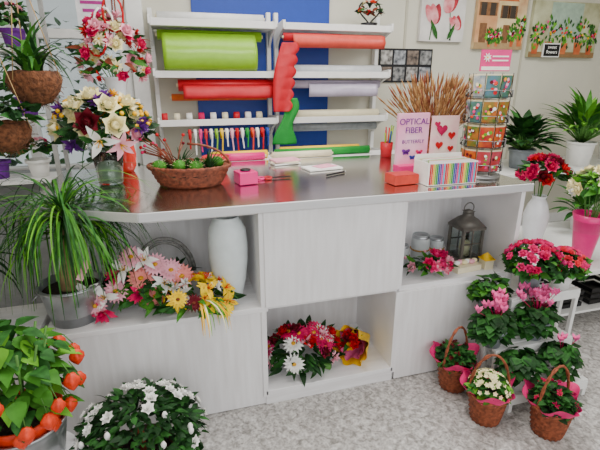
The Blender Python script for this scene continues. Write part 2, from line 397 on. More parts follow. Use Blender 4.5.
b=B('photo_print_grid',(1.64,WY-.01,1.58)); b.box((1.64,WY-.008,1.565),(.50,.012,.27),BLACK)
for i in range(4):
    for j in range(2):
        b.box((1.455+i*.123,WY-.016,1.63-j*.13),(.105,.004,.11),M('photo_print_%d'%((i+j*2)%4),['#c9c6c0','#3b3f46','#8a796c','#1d2128'][(i+j*2)%4],.4,var=.8,scale=28,col2=['#4a4644','#b9bcc0','#1f1a18','#9a9a98'][(i+j*2)%4]))
b.done()
b=B('white_poster',(-.76,1.89,1.9)); b.box((-.76,1.895,1.98),(.22,.006,.36),M('poster_white','#f3f0f5',.5))
for i,zz in enumerate((2.10,2.05,2.0,1.95,1.9)): b.box((-.76,1.890,zz),(.16-.02*(i%3),.003,.02),M('poster_purple','#b2208a',.5))
b.done()
# ---------------------------------------------------------------- counter-top objects
def stems(b,c0,c1,n,r0,r1,mat=STEMM):
    for i in range(n):
        a=rnd(0,6.3); k=rnd(0,1); b.tube([V(c0)+V((-cos(a)*r0*k,-sin(a)*r0*k,0)),V(c1)+V((cos(a)*r1*k,sin(a)*r1*k,rnd(-.01,.02)))],.003,mat,5)
def fpos(C,R,az,el,sc=(1,1,.8)):
    d=V((cos(az)*cos(el),sin(az)*cos(el),sin(el))); return C+V((d.x*R*sc[0],d.y*R*sc[1],d.z*R*sc[2])),d
cx,cy=-.61,.52
b=B('mixed_rose_bouquet',(cx,cy,CT))
b.lathe((cx,cy,CT),[(.05,0),(.055,.01),(.06,.08),(.072,.16),(.068,.16),(.056,.08),(.05,.015)],GLASS,24)
b.lathe((cx,cy,CT+.012),[(.048,0),(.052,.07),(.003,.07)],M('vase_water','#8fa08c',.1,var=.1),20)
stems(b,(cx,cy,CT+.02),(cx,cy,1.2),18,.035,.12)
C=V((cx,cy,1.24))
def wavy(r,z,i,j,a): return r*(1+.09*sin(a*7)+.05*sin(a*12+j)), z+.012*sin(a*6)*j/3
b.lathe((cx,cy,CT),[(.03,.1),(.07,.16),(.15,.24),(.20,.29)],CELLO,48,wavy,cap=False)
b.mound(C,.17,240,.085,.035,[G2,G4,G2],(1.1,1,.8),-.45)
for i in range(20):
    az=rnd(0,6.28); el=rnd(-.1,1.4); p,d=fpos(C,.165,az,el); d.y-=.2
    k=i%5
    if k in(0,1): b.rose(p,d,.04,CREAM)
    elif k==2: b.puff(p,d,.05,YEL,34)
    elif k==3: b.puff(p,d,.045,PURP,30)
    else: b.rose(p,d,.038,LPINK)
for az,el,t in((-1.75,.3,'dr'),(-1.25,.75,'cr'),(-2.2,.75,'cr'),(-1.2,.2,'cr'),(-1.55,-.2,'w'),(-2.6,.1,'cr'),(-.6,.8,'cr'),(-1.9,1.15,'cr'),(-1.1,-.35,'pk'),(-2.2,-.3,'pp'),(-.6,.1,'pp'),(-2.8,.6,'pp')):
    p,d=fpos(C,.185,az,el)
    if t=='dr': b.rose(p,d,.052,DRED)
    elif t=='cr': b.rose(p,d,.05,CREAM)
    elif t=='w': b.lily(p,d,.08,WPET,CENY)
    elif t=='pp': b.puff(p,d,.045,PURP,30)
    else: b.lily(p,d,.07,LPINK,CENY)
for i in range(50):
    az=rnd(-1.0,.7) if i<34 else rnd(-3.4,-2.4); p,d=fpos(C,.205,az,rnd(.1,1.0))
    b.ball(p,.010,YEL,6,4); b.tube([C,p],.0015,STEMM,4)
for i in range(16):
    b.blade(C,rnd(0,6.3),rnd(.1,.8),rnd(.2,.28),.008,G4,rnd(.8,1.8),6)
b.done()
cx,cy=-.60,1.15
b=B('plant_pedestal',(cx,cy,0)); b.lathe((cx,cy,0),[(.13,0),(.13,.03),(.08,.07),(.065,.3),(.065,1.1),(.1,1.28),(.12,1.3),(.12,1.345),(0,1.345)],WHITE,28); b.done()
b=B('pink_silk_arrangement',(cx,cy,1.345)); b.lathe((cx,cy,1.346),[(.03,0),(.045,.02),(.06,.09),(.07,.12),(.066,.12),(.05,.05)],CER,24)
C=V((cx,cy,1.58)); stems(b,(cx,cy,1.36),(cx,cy,1.52),12,.03,.1)
b.mound(C,.17,110,.09,.03,[G1,G4,RUST],(1,1,1.1),-.6)
for i in range(64):
    p,d=fpos(C,rnd(.10,.2),rnd(0,6.28),rnd(-.6,1.5),(1,1,1.2))
    k=i%6
    if k==0: b.rose(p,d,.038,LPINK)
    elif k==1: b.rose(p,d,.034,HPINK)
    elif k==2: b.puff(p,d,.04,LPINK,18)
    elif k==3: b.rose(p,d,.038,CREAM)
    elif k==4: b.puff(p,d,.036,RED,18)
    else: b.daisy(p,d,.035,CREAM,CENY,10)
for i in range(4):
    a=rnd(-.5,.5); pts=[C+V((.02*i+a*.1*t,0,.1+.24*t)) for t in(0,.4,.8,1)]
    b.tube(pts,.004,RUST,5); b.ball(pts[-1],.02,[RED,HPINK,DRED,RED][i],8,6)
for k in range(3):
    pts=[(cx-.06+.05*k+.05*sin(t),cy-.12,1.66+.09*cos(t)+.06*k) for t in [i*.5 for i in range(13)]]; b.tube(pts,.006,[RED,WPET,RED][k],5)
b.done()
b=B('coral_vase',(-.56,.80,CT)); b.lathe((-.57,.82,CT),[(.04,0),(.055,.03),(.06,.09),(.05,.16),(.04,.2),(.045,.215),(.04,.213),(.035,.19)],CORAL,26); b.done()
def weave(r,z,i,j,a): return r+.0035*(1 if (i+j)%2 else -1), z
def basket(b,c,r0,r1,h,mat,seg=40,rows=12,sx=1,rot=0):
    prof=[(0.001,0)]+[(r0+(r1-r0)*(t/rows)**.8,h*t/rows) for t in range(rows+1)]+[(r1-.01,h),(r0-.005,.02),(.001,.018)]
    T=Matrix.Rotation(rot,3,'Z')@Matrix.Diagonal((sx,1,1))
    b.lathe(c,prof,mat,seg,lambda r,z,i,j,a:(weave(r,z,i,j,a) if 0<j<=rows+1 else (r,z)),T)
    for k in range(2):
        b.tube([V(c)+T@V(((r1+.003)*cos(a),(r1+.003)*sin(a),h+.004*sin(a*20+k*pi))) for a in [i*2*pi/60 for i in range(61)]],.007,mat,6)
cx,cy=-.25,.41
b=B('succulent_basket',(cx,cy,CT)); basket(b,(cx,cy,CT),.10,.135,.09,WICKD,44,9,1.35,-.2)
T=Matrix.Rotation(-.2,3,'Z')
b.lathe((cx,cy,CT),[(.001,.065),(.12,.065),(.125,.055)],SOIL,30,None,T@Matrix.Diagonal((1.3,1,1)))
for px,py,k in((-.11,.02,0),(-.04,-.04,1),(.03,.03,0),(.09,-.02,2),(.12,.05,1),(-.05,.06,2),(.04,-.07,1),(-.13,-.04,1),(.0,-.02,0),(.08,.06,0)):
    p=V((cx,cy,CT+.07))+T@V((px,py,0))
    if k==0:
        for q in range(4): b.ring(p+V((0,0,.01*q)),(0,0,1),9-q,.045-.008*q,.02,.3+.3*q,G4,.2,.005,q)
    elif k==1:
        b.ball(p+V((0,0,.02)),.03,G1,16,10,(1,1,.95),lambda a,t:1+.09*cos(a*8))
        for q in range(16): a=q*.785; z=.3+.5*(q//8); d=V((cos(a)*cos(z),sin(a)*cos(z),sin(z))); b.tube([p+V((0,0,.02))+d*.03,p+V((0,0,.02))+d*.042],.0008,CREAM,3)
    else:
        for q in range(12): b.blade(p,rnd(0,6.3),rnd(.6,1.4),.11,.01,G2,.6,5)
for i in range(16):
    a=rnd(1.2,3.6); p=V((cx-.06,cy+.02,CT+.07)); q=p+V((cos(a)*.15,sin(a)*.06,rnd(.06,.17))); b.tube([p,(p+q)/2+V((0,0,.02)),q],.0025,RUST,5)
    b.ball(q,.008,[HPINK,DRED,RED][i%3],6,4)
b.tube([V((cx,cy,CT))+T@V((.185*cos(t),-.02,.09+.10*sin(t))) for t in [i*pi/14 for i in range(8)]],.006,WICKD,6)
b.done()
b=B('pink_tissue_box',(0,.36,CT)); b.box((.0,.36,CT+.03),(.09,.09,.058),HPK,.2); b.tube([(.0,.36,CT+.06),(.0,.36,CT+.068)],.025,BLACK,16); b.done(.006)
b=B('red_bowl',(-.1,.75,CT)); b.lathe((-.1,.75,CT),[(.03,0),(.05,.015),(.07,.05),(.075,.07),(.07,.068),(.045,.02)],REDPAP,26); b.done()
b=B('floral_scissors',(.10,.42,CT))
for s in(-1,1):
    b.tube([(.10+s*.018+.018*cos(t),.42+.024*sin(t),CT+.006) for t in [i*pi/8 for i in range(17)]],.005,REDPAP if s>0 else HPK,6)
    b.box((.17,.42+s*.004,CT+.006),(.13,.012,.003),BLACK,rz=s*.09)
b.done()
b=B('receipt_notepad',(.42,.62,CT)); b.box((.46,.60,CT+.005),(.2,.12,.008),WPET,.15); b.box((.48,.61,CT+.011),(.12,.08,.003),M('note_pink','#f0a0b8',.6),.4); b.done()
b=B('ballpoint_pen',(.5,.42,CT)); b.tube([(.42,.40,CT+.005),(.54,.46,CT+.005)],.005,BLACK,8); b.tube([(.54,.46,CT+.005),(.555,.467,CT+.005)],[.004,.001],STEEL,8); b.done()
b=B('folded_cards_stack',(.3,.75,CT)); 
for i in range(3): b.box((.3,.80,CT+.005+i*.009),(.16,.1,.008),[WPET,CREAMP,LPINK][i],rnd(-.3,.3))
b.done()
b=B('red_order_book',(.70,.2,CT)); b.box((.71,.16,CT+.022),(.13,.09,.042),M('red_orange_card','#cc3420',.5),.1); b.box((.71,.16,CT+.045),(.128,.088,.003),M('red_card','#b81c14',.5),.1); b.done(.002)
cx,cy=.92,.13
b=B('striped_card_box',(cx,cy,CT)); w,d,h=.255,.13,.105
b.box((cx,cy,CT+.005),(w,d,.008),WPET); b.box((cx,cy+d/2,CT+h*.6),(w,.004,h*1.2),WPET)
for s in(-1,1): b.box((cx+s*w/2,cy,CT+h/2),(.004,d,h),WPET)
b.box((cx,cy-d/2,CT+h/2),(w,.004,h),WPET)
st=[RED,ORG,YELP,LIME,GREENP,BLUEP,PURP,HPK,M('cyan_stripe','#1fa3c8',.5)]
for i in range(28):
    x=cx-w/2+.006+i*(w-.012)/27; b.box((x,cy-d/2-.003,CT+h*.5),(.0062,.002,h*.92),st[i%9])
for i in range(8):
    b.box((cx+rnd(-.01,.01),cy-d/2+.018+i*.012,CT+h*.56),(w*.85,.003,h*.98),[WPET,LPINK,CREAMP,LIME,WPET][i%5],rx=rnd(-.08,.08))
b.done()
VIO=M('violet_ink','#5c1480',.5); PKC=M('pink_card','#ee94bd',.45,var=.15,scale=8,col2='#f6c6da')
def butterfly(b,x,y,z,s,mt):
    for k in(-1,1):
        for (ang,l) in((.55,1.),(-.5,.7)):
            P=[]
            for i in range(10):
                t=i/10*2*pi; u=s*l*(.5+.5*cos(t)); w_=s*l*.33*sin(t); P.append((x+k*(u*cos(ang)-w_*sin(ang)),y,z+u*sin(ang)+w_*cos(ang)))
            b.poly(P,mt)
    b.tube([(x,y-.0005,z-s*.45),(x,y-.0005,z+s*.5)],s*.06,VIO,5)
b=B('optical_fiber_sign',(.90,.46,CT)); b.box((.90,.42,CT+.15),(.185,.02,.30),PKC,.05); b.box((.90,.39,CT+.02),(.2,.07,.035),HPK,.05)
butterfly(b,.86,.403,CT+.10,.028,PURP); butterfly(b,.94,.405,CT+.095,.024,HPINK); butterfly(b,.90,.404,CT+.07,.02,BLUEP)
o=b.done(.002)
text(o,'sign_text_1','OPTICAL\nFIBER',(.90,.406,CT+.235),.044,VIO,(pi/2,0,.05)); text(o,'sign_text_2','BUTTERFLY',(.90,.406,CT+.155),.026,VIO,(pi/2,0,.05))
b=B('heart_greeting_card',(1.08,.44,CT)); b.box((1.08,.40,CT+.145),(.16,.006,.28),M('card_blush','#efb6c0',.5,scale=12,col2='#f5e2d4'),-.05)
b.box((1.08,.42,CT+.005),(.17,.09,.008),WHITE)
for cx2,cz,s in((1.06,1.2,.034),(1.12,1.17,.024),(1.05,1.12,.024),(1.12,1.10,.02),(1.03,1.23,.018),(1.08,1.06,.02)):
    P=[]
    for i in range(24):
        t=i/24*2*pi; P.append((cx2+s*.06*16*sin(t)**3,.393-.02*(cx2-1.08),cz+s*.06*(13*cos(t)-5*cos(2*t)-2*cos(3*t)-cos(4*t))))
    b.poly(P,[RED,HPINK,MAG,ORG][int(s*1000)%4])
b.done()
cx,cy=1.17,.20; RH=.116
b=B('greeting_card_rack',(cx,cy,CT)); b.lathe((cx,cy,CT),[(.001,0),(.10,0),(.10,.012),(.02,.02),(.001,.02)],GREY,28); b.tube([(cx,cy,CT),(cx,cy,CT+.50)],.008,GREY)
cc=['#b02020','#dcbc78','#4a7a2c','#b84658','#e4ded2','#d4660e','#7a1c2c','#557f94']
mot=[RED,WPET,PINK,YEL,G1,ORG,CREAM,DRED,LPINK,G3]
for row in range(4):
    z=CT+.03+row*RH
    for k in range(9):
        a=radians(-90+k*40+8); o=V((cos(a),sin(a),0)); p=V((cx,cy,z+.055))+o*.088
        kk=(k*3+row*5)%8
        s_=V((-sin(a),cos(a),0))
        b.box(p,(.060,.004,.100),M('greeting_card_%d'%kk,cc[kk],.4,scale=22,col2=cc[(kk+3)%8]),a+pi/2,.12)
        b.box(p-o*.004+V((0,0,.006)),(.056,.003,.10),CREAMP,a+pi/2,.12)
        for g in range(9):
            q=p+o*.0055+s_*rnd(-.02,.02)+V((0,0,rnd(-.03,.035))); q+=o*(-(q.z-p.z)*-.12)
            R_=rnd(.005,.010); b.poly([q+s_*R_*cos(t)+V((0,0,R_*sin(t))) for t in(0,1.05,2.1,3.14,4.2,5.2)],random.choice(mot))
        q=p+o*.014-V((0,0,.045))
        b.tube([p-s_*.033-V((0,0,.012))-o*.01,q-s_*.033,q+s_*.033,p+s_*.033-V((0,0,.012))-o*.01],.0022,BLACK,4)
        b.tube([q-s_*.033,q-s_*.033+V((0,0,.03)),q+s_*.033+V((0,0,.03)),q+s_*.033],.0018,GREY,4)
        b.tube([q,V((cx,cy,z))],.0015,GREY,4)
    b.tube([(cx+.08*cos(t),cy+.08*sin(t),z) for t in [i*pi/12 for i in range(25)]],.002,GREY,4)
for k in range(9):
    a=radians(-70+k*40+8); b.tube([(cx+.1*cos(a),cy+.1*sin(a),CT+.02),(cx+.1*cos(a),cy+.1*sin(a),CT+.03+4*RH)],.0016,BLACK,4)
b.box((cx+.01,cy,CT+.55),(.15,.006,.095),HPK,-.15); b.box((cx+.01,cy-.005,CT+.515),(.14,.003,.016),WPET,-.15)
for i in range(2): b.box((cx+.03,cy-.007,CT+.55+i*.018),(.08,.003,.006),WPET,-.15)
b.daisy((cx-.038,cy-.001,CT+.563),(-.1,-1,0),.02,WPET,YEL,8)
b.done()
b=B('dried_grass_bunch',(1.24,.76,CT)); cx=1.24;cy=.76; b.lathe((cx,cy,CT),[(.05,0),(.055,.02),(.065,.14),(.06,.14),(.05,.02)],WICK,24)
for i in range(480):
    a=rnd(0,6.28); L=rnd(.22,.42); e=rnd(.7,1.5)
    p0=V((cx+.035*cos(a),cy+.035*sin(a),CT+.06)); q=p0+V((cos(a)*cos(e),sin(a)*cos(e)*.8,sin(e)))*L
    mid=(p0+q)/2+V((0,0,.02)); mt=random.choice([DRYB,DRYB,TAN,TAN,RUST]); b.tube([p0,mid,q],.0011,mt,3)
    d=(q-mid).normalized(); b.tube([q-d*.03,q+d*.005,q+d*.05],[.0012,.0055,.0006],mt,5)
b.done()
cx,cy=1.2,1.7
b=B('wire_heart_planter',(cx,cy,1.86))
hp=[(cx+.0045*16*sin(t)**3*1.2,cy,1.94+.0055*(13*cos(t)-5*cos(2*t)-2*cos(3*t)-cos(4*t))) for t in [i*2*pi/40 for i in range(41)]]
b.tube(hp,.006,BLACK,6); b.lathe((cx,cy,1.811),[(.05,0),(.065,.05),(.06,.05)],BLACK,20)
b.mound((cx,cy,1.93),.09,50,.06,.025,[G2,G4,RUST,BLACK],lo=0)
for i in range(9):
    p,d=fpos(V((cx,cy,1.93)),.09,rnd(0,6.3),rnd(.1,1.4)); b.rose(p,d,.022,[ORG,RED,CREAM][i%3])
b.done()
# ---------------------------------------------------------------- cubby contents
SH=.518
def vase_prof(s): return [(r*s[0],z*s[1]) for r,z in((.55,0),(.62,.02),(.85,.25),(.98,.5),(1.,.68),(.93,.85),(.72,.95),(.6,.985),(.62,1.),(.56,1.),(.5,.93))]
b=B('tall_white_vase',(-.125,.13,SH)); b.lathe((-.125,.13,SH),vase_prof((.085,.385)),CERM,36); b.done()
cx,cy=-.47,.22
b=B('gerbera_basket_arrangement',(cx,cy,SH)); GW=M('grey_wicker','#7d7c78',.7,var=.35,scale=60); basket(b,(cx,cy,SH),.08,.115,.10,GW)
b.tube([(cx+.07+.13*cos(t),cy+.08,SH+.08+.17*sin(t)) for t in [i*pi/20 for i in range(21)]],.009,GW,8)
b.tube([(cx+.07+.115*cos(t),cy+.08,SH+.08+.15*sin(t)) for t in [i*pi/20 for i in range(21)]],.007,GW,8)
C=V((cx,cy-.04,SH+.08)); b.mound(C,.15,110,.09,.03,[G2,G4,G1],(1.3,.9,.6),-.2)
for x,z,t in((-.12,.02,'lp'),(-.08,.1,'w'),(-.02,.06,'g'),(.04,.11,'lp'),(.07,.03,'w'),(-.03,.0,'pk'),(.0,.13,'w'),(-.16,.0,'w'),(.1,.08,'lp'),(-.12,.08,'rd'),(-.2,-.03,'lp'),(-.22,.03,'w'),(.03,-.02,'g'),(.12,-.02,'w'),(-.17,-.06,'pk'),(.14,.05,'g'),(-.05,.15,'lp')):
    p=C+V((x,-.10+z*.2,z+.02)); d=V((x*2,-1,z*4+.4))
    if t=='lp': b.daisy(p,d,.048,LPINK,CENY,18)
    elif t=='w': b.lily(p,d,.06,WPET,CENY)
    elif t=='g': b.daisy(p,d,.052,M('peach_petal','#f08f88',.5),CENY,18)
    elif t=='pk': b.puff(p,d,.05,HPINK,24)
    else: b.puff(p,d,.035,MAG,20)
b.done()
cx,cy=-.27,.03
b=B('yellow_lily_bouquet',(cx,cy,SH)); C=V((cx,cy+.03,SH+.03)); 
b.mound(C,.12,70,.09,.03,[G2,G1,G4],(1.2,.8,.5),0.1)
b.tube([(cx-.05,cy+.08,SH+.014),(cx+.1,cy-.02,SH+.03)],.012,STEMM,8)
YL=M('lemon_petal','#fdd000',.6,var=.12)
for i in range(26):
    p,d=fpos(C,.12,rnd(0,6.3),rnd(.1,1.3),(1.25,.7,.85)); d.y-=.4
    (b.lily(p,d,.052,YL,ORG) if i%5 else b.puff(p,d,.03,WPET,18))
for i in range(4):
    p=C+V((.1-.06*i,-.09,.0+.025*i)); b.daisy(p,(0,-1,.5),.036,[YL,YL,DRED,YL][i],RUST)
for i in range(20):
    a=rnd(-1.6,-.2); b.blade(C+V((0,-.05,.03)),a,rnd(.1,.7),rnd(.14,.24),.006,[YEL,CREAM,G3][i%3],2.2,6)
b.done()
cx,cy=.22,.14
b=B('daisy_bouquet',(cx,cy,.078)); C=V((cx,cy+.03,.10)); b.mound(C,.18,170,.09,.032,[G2,G4,G2],(1.05,.75,.95),0.05)
b.tube([(cx-.1,cy+.1,.094),(cx+.12,cy-.08,.10)],.015,STEMM,8)
for i in range(32):
    p,d=fpos(C,.185,rnd(-3.2,.1),rnd(.1,1.4),(1.05,.75,1.05)); k=i%7
    if k in(0,1): b.daisy(p,d,.05,HPINK,CENY,16)
    elif k==2: b.rose(p,d,.036,RED)
    elif k==3: b.daisy(p,d,.05,WPET,CENY,16)
    elif k==4: b.rose(p,d,.034,DRED)
    elif k==5: b.daisy(p,d,.045,PINK,CENY,16)
    else: b.puff(p,d,.035,LPINK,18)
b.done()
def cone(b,apex,mouth,r,mat,seg=48,wob=.12,flat=1.):
    apex=V(apex);mouth=V(mouth);u,w,n=basis(mouth-apex);L=(mouth-apex).length;vs=[];fs=[]
    for j in range(7):
        t=j/6
        for i in range(seg):
            a=2*pi*i/seg; rr=(.015+(r-.015)*t)*(1+wob*sin(a*9)*t); p=apex+n*L*t*(1+.08*sin(a*5)*t)+(u*cos(a)+w*sin(a))*rr
            p.z=max(p.z,.082); vs.append(p)
    for j in range(6):
        for i in range(seg): k=(i+1)%seg; fs.append((j*seg+i,j*seg+k,(j+1)*seg+k,(j+1)*seg+i))
    b.add(vs,fs,mat)
b=B('yellow_wrapped_bouquet',(.5,.2,.078)); cone(b,(.61,.22,.13),(.45,.10,.17),.10,YELP); cone(b,(.60,.22,.13),(.46,.11,.175),.075,M('pink_tissue','#e86a9e',.5))
C=V((.47,.12,.18))
for i in range(12): b.rose(C+V((rnd(-.04,.03),rnd(-.06,.06),rnd(-.05,.05))),(-.7,-.4,.7),.028,[RED,YEL,RED,DRED][i%4])
for i in range(7): b.leaf(C+V((0,0,.0)),(rnd(-1,.2),rnd(-1,1),rnd(-.2,.6)),(0,0,1),.09,.03,G4)
b.done()
def jar(b,x,y,r,h):
    b.lathe((x,y,SH),[(r*.9,0),(r,.01),(r,h*.8),(r*.85,h),(r*.8,h),(r*.95,h*.78),(r*.93,.012)],M('frosted_glass','#b9bfbf',.3,var=.08),22)
    b.lathe((x,y,SH),[(r*.9,h*.82),(r*.95,h*.86),(r*.92,h*.98),(.005,h)],GALV,22)
    b.tube([(x+r*1.03*cos(t),y+r*1.03*sin(t),SH+h*.45) for t in [i*pi/10 for i in range(21)]],.005,M('twine','#9a7440',.9),5)
    b.ball((x,y-r,SH+h*.45),.01,LPINK,6,4)
b=B('candle_jar',(.92,.28,SH)); jar(b,.92,.28,.048,.15); b.done()
b=B('candle_jar',(1.04,.31,SH)); jar(b,1.04,.31,.04,.11); b.done()
b=B('candle_jar',(.80,.26,SH)); jar(b,.80,.26,.038,.11); b.done()
b=B('metal_lantern',(1.17,.24,SH)); x,y=1.17,.24; LM=M('lantern_grey','#6a665f',.5,.4,var=.25)
for s in(-1,1):
    for t in(-1,1): b.box((x+s*.058,y+t*.058,SH+.10),(.014,.014,.16),LM)
b.box((x,y,SH+.01),(.14,.14,.02),LM); b.box((x,y,SH+.185),(.14,.14,.014),LM)
b.lathe((x,y,SH+.19),[(.10,0),(.055,.04),(.03,.055),(.028,.075),(.035,.08),(.005,.09)],LM,4,None,Matrix.Rotation(pi/4,3,'Z'))
b.tube([(x+.03*cos(t),y,SH+.285+.03*sin(t)) for t in [i*pi/8 for i in range(17)]],.003,LM,5)
b.tube([(x,y,SH+.02),(x,y,SH+.10)],.028,CREAMP,16)
for s in(-1,1): b.box((x,y+s*.056,SH+.1),(.1,.002,.15),GLASS); b.box((x+s*.056,y,SH+.1),(.002,.1,.15),GLASS); b.box((x,y+s*.058,SH+.1),(.008,.004,.16),LM); b.box((x,y+s*.058,SH+.1),(.11,.004,.008),LM)
b.done()
b=B('pink_rose_posy',(.88,.08,SH)); C=V((.88,.11,SH+.03)); b.mound(C,.075,50,.07,.028,[G1,G2],(1.3,.8,.8),0.05)
for i in range(18):
    p,d=fpos(C,.085,rnd(-3.14,.4),rnd(.1,1.4),(1.3,.8,1)); b.rose(p,d,.028,[HPINK,LPINK,MAG,PINK][i%4])
b.done()
b=B('white_seashell_box',(1.07,.1,SH)); b.box((1.08,.11,SH+.015),(.15,.09,.03),CREAMP,.1)
for i in range(6): b.ball((1.03+.022*i,.10+.01*(i%2),SH+.042),.015,[WPET,LPINK,CREAM][i%3],8,5,(1.2,.9,.8))
b.done()
b=B('mini_birdhouse_ornament',(1.21,.07,SH)); b.box((1.20,.09,SH+.025),(.05,.05,.05),CREAMP); b.prism([(1.17,.06),(1.23,.06),(1.23,.12),(1.17,.12)],SH+.05,SH+.056,YELP); b.lathe((1.2,.09,SH+.056),[(.04,0),(.002,.03)],YELP,4,None,Matrix.Rotation(pi/4,3,'Z')); b.done()
# ---------------------------------------------------------------- floor plants
def pot(b,c,r0,r1,h,mat,rim=.008,soil=True):
    b.lathe(c,[(r0,0),(r1-.004,h-.025),(r1-.004,h-.02),(r1+rim,h-.018),(r1+rim,h),(r1-.004,h),(r1-.008,h-.03),(r0*.9,.01)],mat,32)
    if soil: b.lathe(c,[(r1-.012,h-.03),(.001,h-.022)],SOIL,24,cap=False)
cx,cy=-.52,-.26
b=B('white_azalea',(cx,cy,0)); pot(b,(cx,cy,0),.08,.11,.15,M('brown_plastic_pot','#4b2d20',.5))
C=V((cx,cy,.20)); b.tube([(cx,cy,.1),(cx,cy,.24)],.012,RUST,8)
b.mound(C,.2,1200,.045,.022,[G2,G2,G4],(1.12,1.0,.88),-.5)
for i in range(34):
    p,d=fpos(C,.205,rnd(0,6.3),rnd(-.1,1.4),(1.12,1.,.88))
    # round, ruffled double blooms
    b.ring(p,d,6,.024,.032,.35,WPET,-.05,.003,rnd(0,6),4,.42,.2); b.ring(p,d,6,.021,.028,.8,WPET,.05,.002,rnd(0,6),4,.42,.2); b.ring(p,d,4,.016,.02,1.2,WPET,.1,.001,rnd(0,6),3,.42,.3)
for i in range(16):
    p,d=fpos(C,.205,rnd(0,6.3),rnd(.1,1.4),(1.12,1.,.88)); b.ball(p,.010,WPET,6,5,(1,1,1.5))
b.done()
cx,cy=-.84,-.34
b=B('wooden_plant_stool',(cx,cy,0)); b.tube([(cx,cy,.24),(cx,cy,.266)],.13,WOODH,28)
for i in range(4):
    a=i*pi/2+.6; b.tube([(cx+.09*cos(a),cy+.09*sin(a),.25),(cx+.11*cos(a),cy+.11*sin(a),0)],.014,WOODH,8)
b.done()
b=B('physalis_plant',(cx,cy,.268)); b.lathe((cx,cy,.268),[(.09,0),(.112,.12),(.116,.15),(.124,.155),(.124,.165),(.116,.165),(.11,.14),(.085,.01)],GALV,32)
b.lathe((cx,cy,.268),[(.098,.135),(.106,.175),(.112,.20),(.106,.20),(.1,.17)],ORG,30,cap=False)
b.lathe((cx,cy,.268),[(.104,.175),(.001,.18)],SOIL,24,cap=False)
C=V((cx,cy,.60))
for i in range(12): a=i*.524; b.tube([(cx,cy,.44),(cx+.06*cos(a),cy+.06*sin(a),.58),(cx+.11*cos(a),cy+.11*sin(a),.72)],.004,STEMM,6)
for i in range(210):
    el=rnd(-.8,1.4); p,d=fpos(C,rnd(.06,.15),rnd(0,6.3),el,(1,1,1.15)); dd=V((d.x,d.y,rnd(-.6,.15)))
    b.leaf(p,dd,(0,0,1),rnd(.05,.08),rnd(.04,.056),[G1,G3,G1,G4,G1,G4][i%6],-.3,5,.1,.6)
for i in range(26):
    p,d=fpos(C,.175,rnd(0,6.3),rnd(-.85,.45),(1,1,1.0))
    s=rnd(.6,.8)
    b.lathe(p-V((0,0,.03)),[(.002*s,-.036*s),(.014*s,-.020*s),(.026*s,.004*s),(.026*s,.022*s),(.014*s,.038*s),(.002*s,.044*s)],ORG,15,lambda r,z,i_,j,a:(r*(1+.2*cos(a*5)),z))
    b.tube([p+V((0,0,-.002)),p+V((0,0,.04))-d*.02],.0018,STEMM,4)
b.done()
b=B('plant_stand_box',(-1.08,.05,0)); b.box((-1.07,.1,.25),(.36,.40,.5),WOOD); b.box((-1.07,.1,.507),(.37,.42,.02),WOODH); b.done(.003)
cx,cy=-.76,.13; z0=.518
b=B('ponytail_palm',(cx,cy,z0)); b.lathe((cx,cy,z0),[(.09,0),(.115,.15),(.115,.155),(.122,.16),(.118,.166),(.112,.163),(.1,.05),(.085,.01)],GALV,32)
b.tube([(cx+.121*cos(t),cy+.121*sin(t),z0+.158) for t in [i*pi/16 for i in range(33)]],.005,GALV,6)
b.lathe((cx,cy,z0),[(.108,.135),(.001,.14)],SOIL,24,cap=False)
b.tube([(cx,cy,z0+.1),(cx,cy,z0+.2),(cx+.01,cy,z0+.32),(cx+.015,cy,z0+.42)],[.045,.035,.018,.014],M('palm_bark','#8a7250',.9,var=.4,bump=.6),12)
for s in(-1,1): b.tube([(cx+s*.118,cy-.03,z0+.13),(cx+s*.14,cy-.03,z0+.11),(cx+s*.14,cy+.03,z0+.11),(cx+s*.118,cy+.03,z0+.13)],.003,GALV,5)
for i in range(340):
    az=rnd(0,6.3); fr=sin(az)<-.3
    b.blade((cx+.015,cy,z0+rnd(.34,.46)),az,rnd(.3 if fr else .0,1.45),rnd(.34,.58) if not fr else rnd(.26,.46),rnd(.005,.0085),random.choice([G1,G4,G4,G1,G2,G3]),rnd(1.7,3.4),11)
b.box((cx+.09,cy-.16,z0+.27),(.024,.002,.08),LPINK,.1,0,.5)
b.done()
cx,cy=-1.14,.12
b=B('dracaena_plant',(cx,cy,.518)); pot(b,(cx,cy,.519),.08,.105,.16,GREYP)
for k in range(3):
    tx=cx+.03*k-.03; b.tube([(tx,cy,.65),(tx,cy,.82+.1*k)],.01,RUST,8)
    for i in range(34): b.blade((tx,cy,.78+.1*k+rnd(0,.06)),rnd(0,6.3),rnd(.1,1.4),rnd(.25,.36),.022,[G2,G4,G2][i%3],rnd(1.2,2.2),7)
b.done()
